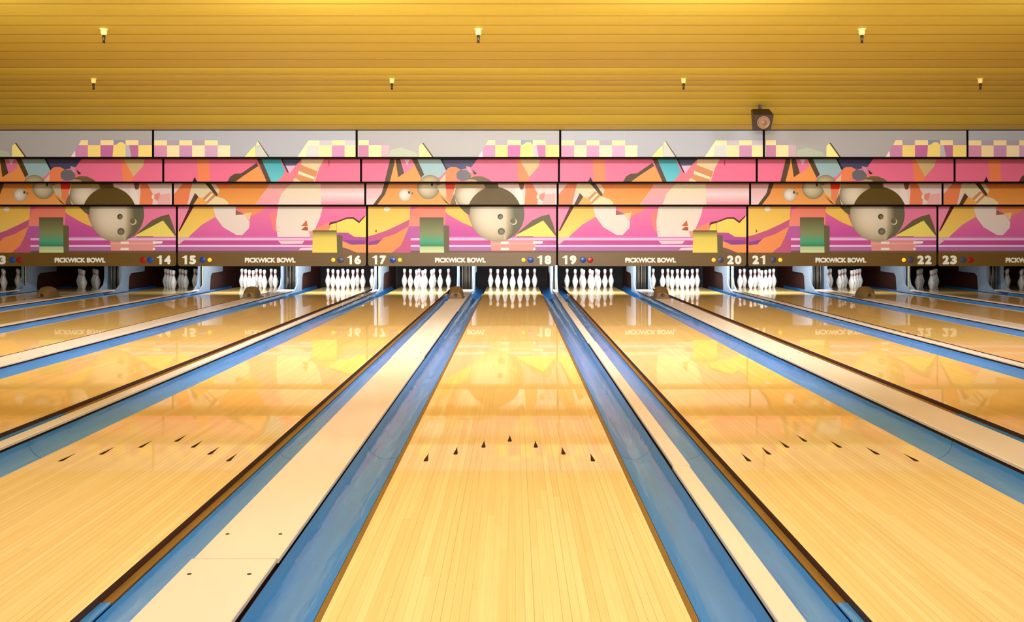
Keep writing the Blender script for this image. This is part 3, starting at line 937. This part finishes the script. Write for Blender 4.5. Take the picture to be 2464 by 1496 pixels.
def sill_mesh():
    zt, zb = hz(607.5, D4), hz(640, D4)
    b = MB()
    W = (P - GAP) / 2
    h = zt - zb
    # face with rounded lower corners
    pr = [(-W, zt), (-W, zb + .045)]
    for k in range(1, 6):
        a = PI + k * PI / 12
        pr.append((-W + .045 + .045 * math.cos(a), zb + .045 + .045 * math.sin(a)))
    pr.append((-W + .045, zb))
    pr += [(-x, z) for x, z in pr[::-1]]
    b.extrude_y(pr, -0.006, 0.03, close=True, caps=True)
    return b

def masking_unit(xc, kind, numL, numR, cols, label):
    r = empty('masking_unit', (xc, 0, 0))
    sets = (A1, A2, A3, A4) if kind == 'A' else (B1, B2, B3, B4)
    for row, sh in zip(ROWS, sets):
        l, rr = (row[0], row[1]) if kind == 'A' else (row[2], row[3])
        art_panel(sh, l, rr, row[4], row[5], row[6], r)
        if row[4] != D4:
            zb = hz(row[6], row[4])
            b = MB(); b.box(-(P - .004) / 2, (P - .004) / 2, row[4] - .012, row[4] + .03, zb - .028, zb + .002)
            b.build('panel_edge', M['black'], r)
    # black case behind the panels
    b = MB()
    W = (P - .002) / 2
    b.box(-W, W, D1 + .024, 16.3, hz(377, D1), 2.83)
    b.box(-W, W, D2 + .024, 16.5, hz(437, D2), hz(377, D1) - .001)
    b.box(-W, W, D3 + .024, 16.7, hz(492, D3), hz(437, D2) - .001)
    b.box(-W, W, D4 + .032, 16.9, hz(638, D4), hz(492, D3) - .001)
    b.build('case', M['black'], r)
    sill_mesh().build('sill', M['sill'], r, loc=(0, D4, 0))
    if kind:
        S4 = 457.0
        def X(px): return (px / S4 - .5) * P
        zc = hz(625, D4)
        y = D4 - .0095
        lane_number(numL, M['numeral'], r, (X(29), y, zc))
        lane_number(numR, M['numeral'], r, (X(425.5), y, zc))
        lettering('PICKWICK BOWL', .90, .088, .006, M['numeral'], r, (X(224.5), y, zc - .005), 'sign_lettering')
        for px, cn in zip((62, 79, 376, 393), cols):
            m_ = {'b': 'c_blue', 'o': 'c_orange', 'r': 'c_red', 'd': 'c_dim'}[cn]
            rad = .036 if cn == 'o' else .054
            b = MB(); b.lathe([(rad, 0), (rad, .006), (rad * .8, .010), (0, .012)], 20, axis='y')
            b.build('indicator_lamp', M[m_], r, loc=(X(px), D4 - .006, zc))
    tag(r, label, 'masking unit', 'printed masking units above the pins')
    return r
U = [(-2, 'A', 13, 14, 'brrb', 'mural masking unit at the far left with big bowling ball, reading fourteen'),
     (-1, 'B', 15, 16, 'bood', 'mural masking unit with large pin and yellow square, lettered fifteen and sixteen'),
     (0, 'A', 17, 18, 'boob', 'mural masking unit with big bowling ball and green square, lettered seventeen and eighteen'),
     (1, 'B', 19, 20, 'brod', 'mural masking unit with large pin and yellow square, lettered nineteen and twenty'),
     (2, 'A', 21, 22, 'dood', 'mural masking unit with big bowling ball and green square, lettered twenty-one and twenty-two'),
     (3, 'B', 23, 24, 'drod', 'mural masking unit cut by the right edge of the photo, lettered twenty-three')]
for k, kd, a, c, cols, lab in U:
    masking_unit(wide_x(k), kd, a, c, cols, lab)

# ------------------------------------------------------------------ ceiling sprinklers
def sprinkler():
    r = empty('fire_sprinkler')
    b = MB(); b.lathe([(.045, 0), (.045, -.004), (.032, -.008), (.033, -.045), (.024, -.064), (0, -.066)][::-1], 20)
    b.build('cup', M['cup'], r)
    b = MB(); b.lathe([(.016, -.064), (.016, -.10), (.013, -.11), (.012, -.14), (.017, -.145), (.017, -.15), (0, -.151)][::-1], 12)
    b.build('nozzle', M['nozzle'], r)
    return r
sp0 = sprinkler()
near_y = HC * F / (HZ - 70)
spots = [((px - 1236) / F * near_y, near_y, zf - .0, 'near row') for px in (250, 1151, 2074)]
fy = near_y * 912 / 711.0
def ceil_z(y):
    pr = prof
    for (a, za), (c, zc_) in zip(pr[:-1], pr[1:]):
        if a <= y <= c and c > a:
            return za + (zc_ - za) * (y - a) / (c - a)
    return zf
spots += [((px - 1236) / F * fy, fy, ceil_z(fy), 'far row') for px in (225, 943, 1645, 2359)]
names = ['leftmost of the three in the near row', 'middle one of the three in the near row', 'rightmost of the three in the near row',
         'leftmost of the four in the far row', 'second from left in the far row of four', 'third from left in the far row', 'rightmost of the four in the far row']
for i, ((x, y, z, rw), nm) in enumerate(zip(spots, names)):
    o = sp0 if i == 0 else copy_tree(sp0)
    o.location = (x, y, z)
    tag(o, 'ceiling sprinkler with cream cup, ' + nm, 'sprinkler', 'ceiling sprinklers, ' + rw)

# ------------------------------------------------------------------ dark speaker box under the ceiling
sy = 14.2
sx = (1835 - 1236) / F * sy
r = empty('loudspeaker', (sx, sy, hz(312, sy)))
H = hz(260, sy) - hz(312, sy)
b = MB()
fw, tw = .15, .125
zt = H * .66
# body: upright front face, sloping top panel, tapered back
fr = [(-fw * .80, -.02, .0), (fw * .80, -.02, .0), (fw, -.07, zt), (-fw, -.07, zt)]
tp = [(-tw, .10, H), (tw, .10, H)]
bk = [(-fw * .7, .20, .02), (fw * .7, .20, .02), (tw, .20, H), (-tw, .20, H)]
b.face(fr)
b.face([fr[3], fr[2], tp[1], tp[0]])
b.face([tp[0], tp[1], bk[2], bk[3]])
b.face([bk[1], bk[0], bk[3], bk[2]])
b.face([fr[1], fr[0], bk[0], bk[1]])
b.face([fr[1], bk[1], bk[2], tp[1], fr[2]])
b.face([fr[0], fr[3], tp[0], bk[3], bk[0]])
b.build('cabinet', M['box'], r)
b = MB(); b.face([(-tw * 1.0, -.055, zt + .018), (tw * 1.0, -.055, zt + .018), (tw * .82, .082, H - .012), (-tw * .82, .082, H - .012)])
b.box(-tw * .9, tw * .9, -.0, .0005, zt + .05, zt + .0501)
b = MB()
b.lathe([(.098, 0), (.100, .008), (.088, .014), (.080, .004), (.05, -.010), (.045, .006), (0, .014)], 24, axis='y')
o = b.build('speaker_cone', M['cone'], r, loc=(0, -.055, zt * .48))
o.rotation_euler = (math.radians(14), 0, 0)
b = MB(); b.box(-.02, .02, .12, .16, H - .005, ceil_z(sy + .14) - hz(312, sy) + .004)
b.build('mounting_bracket', M['box'], r)
tag(r, 'dark brown loudspeaker box hung under the ceiling above lanes twenty and twenty-one', 'loudspeaker')
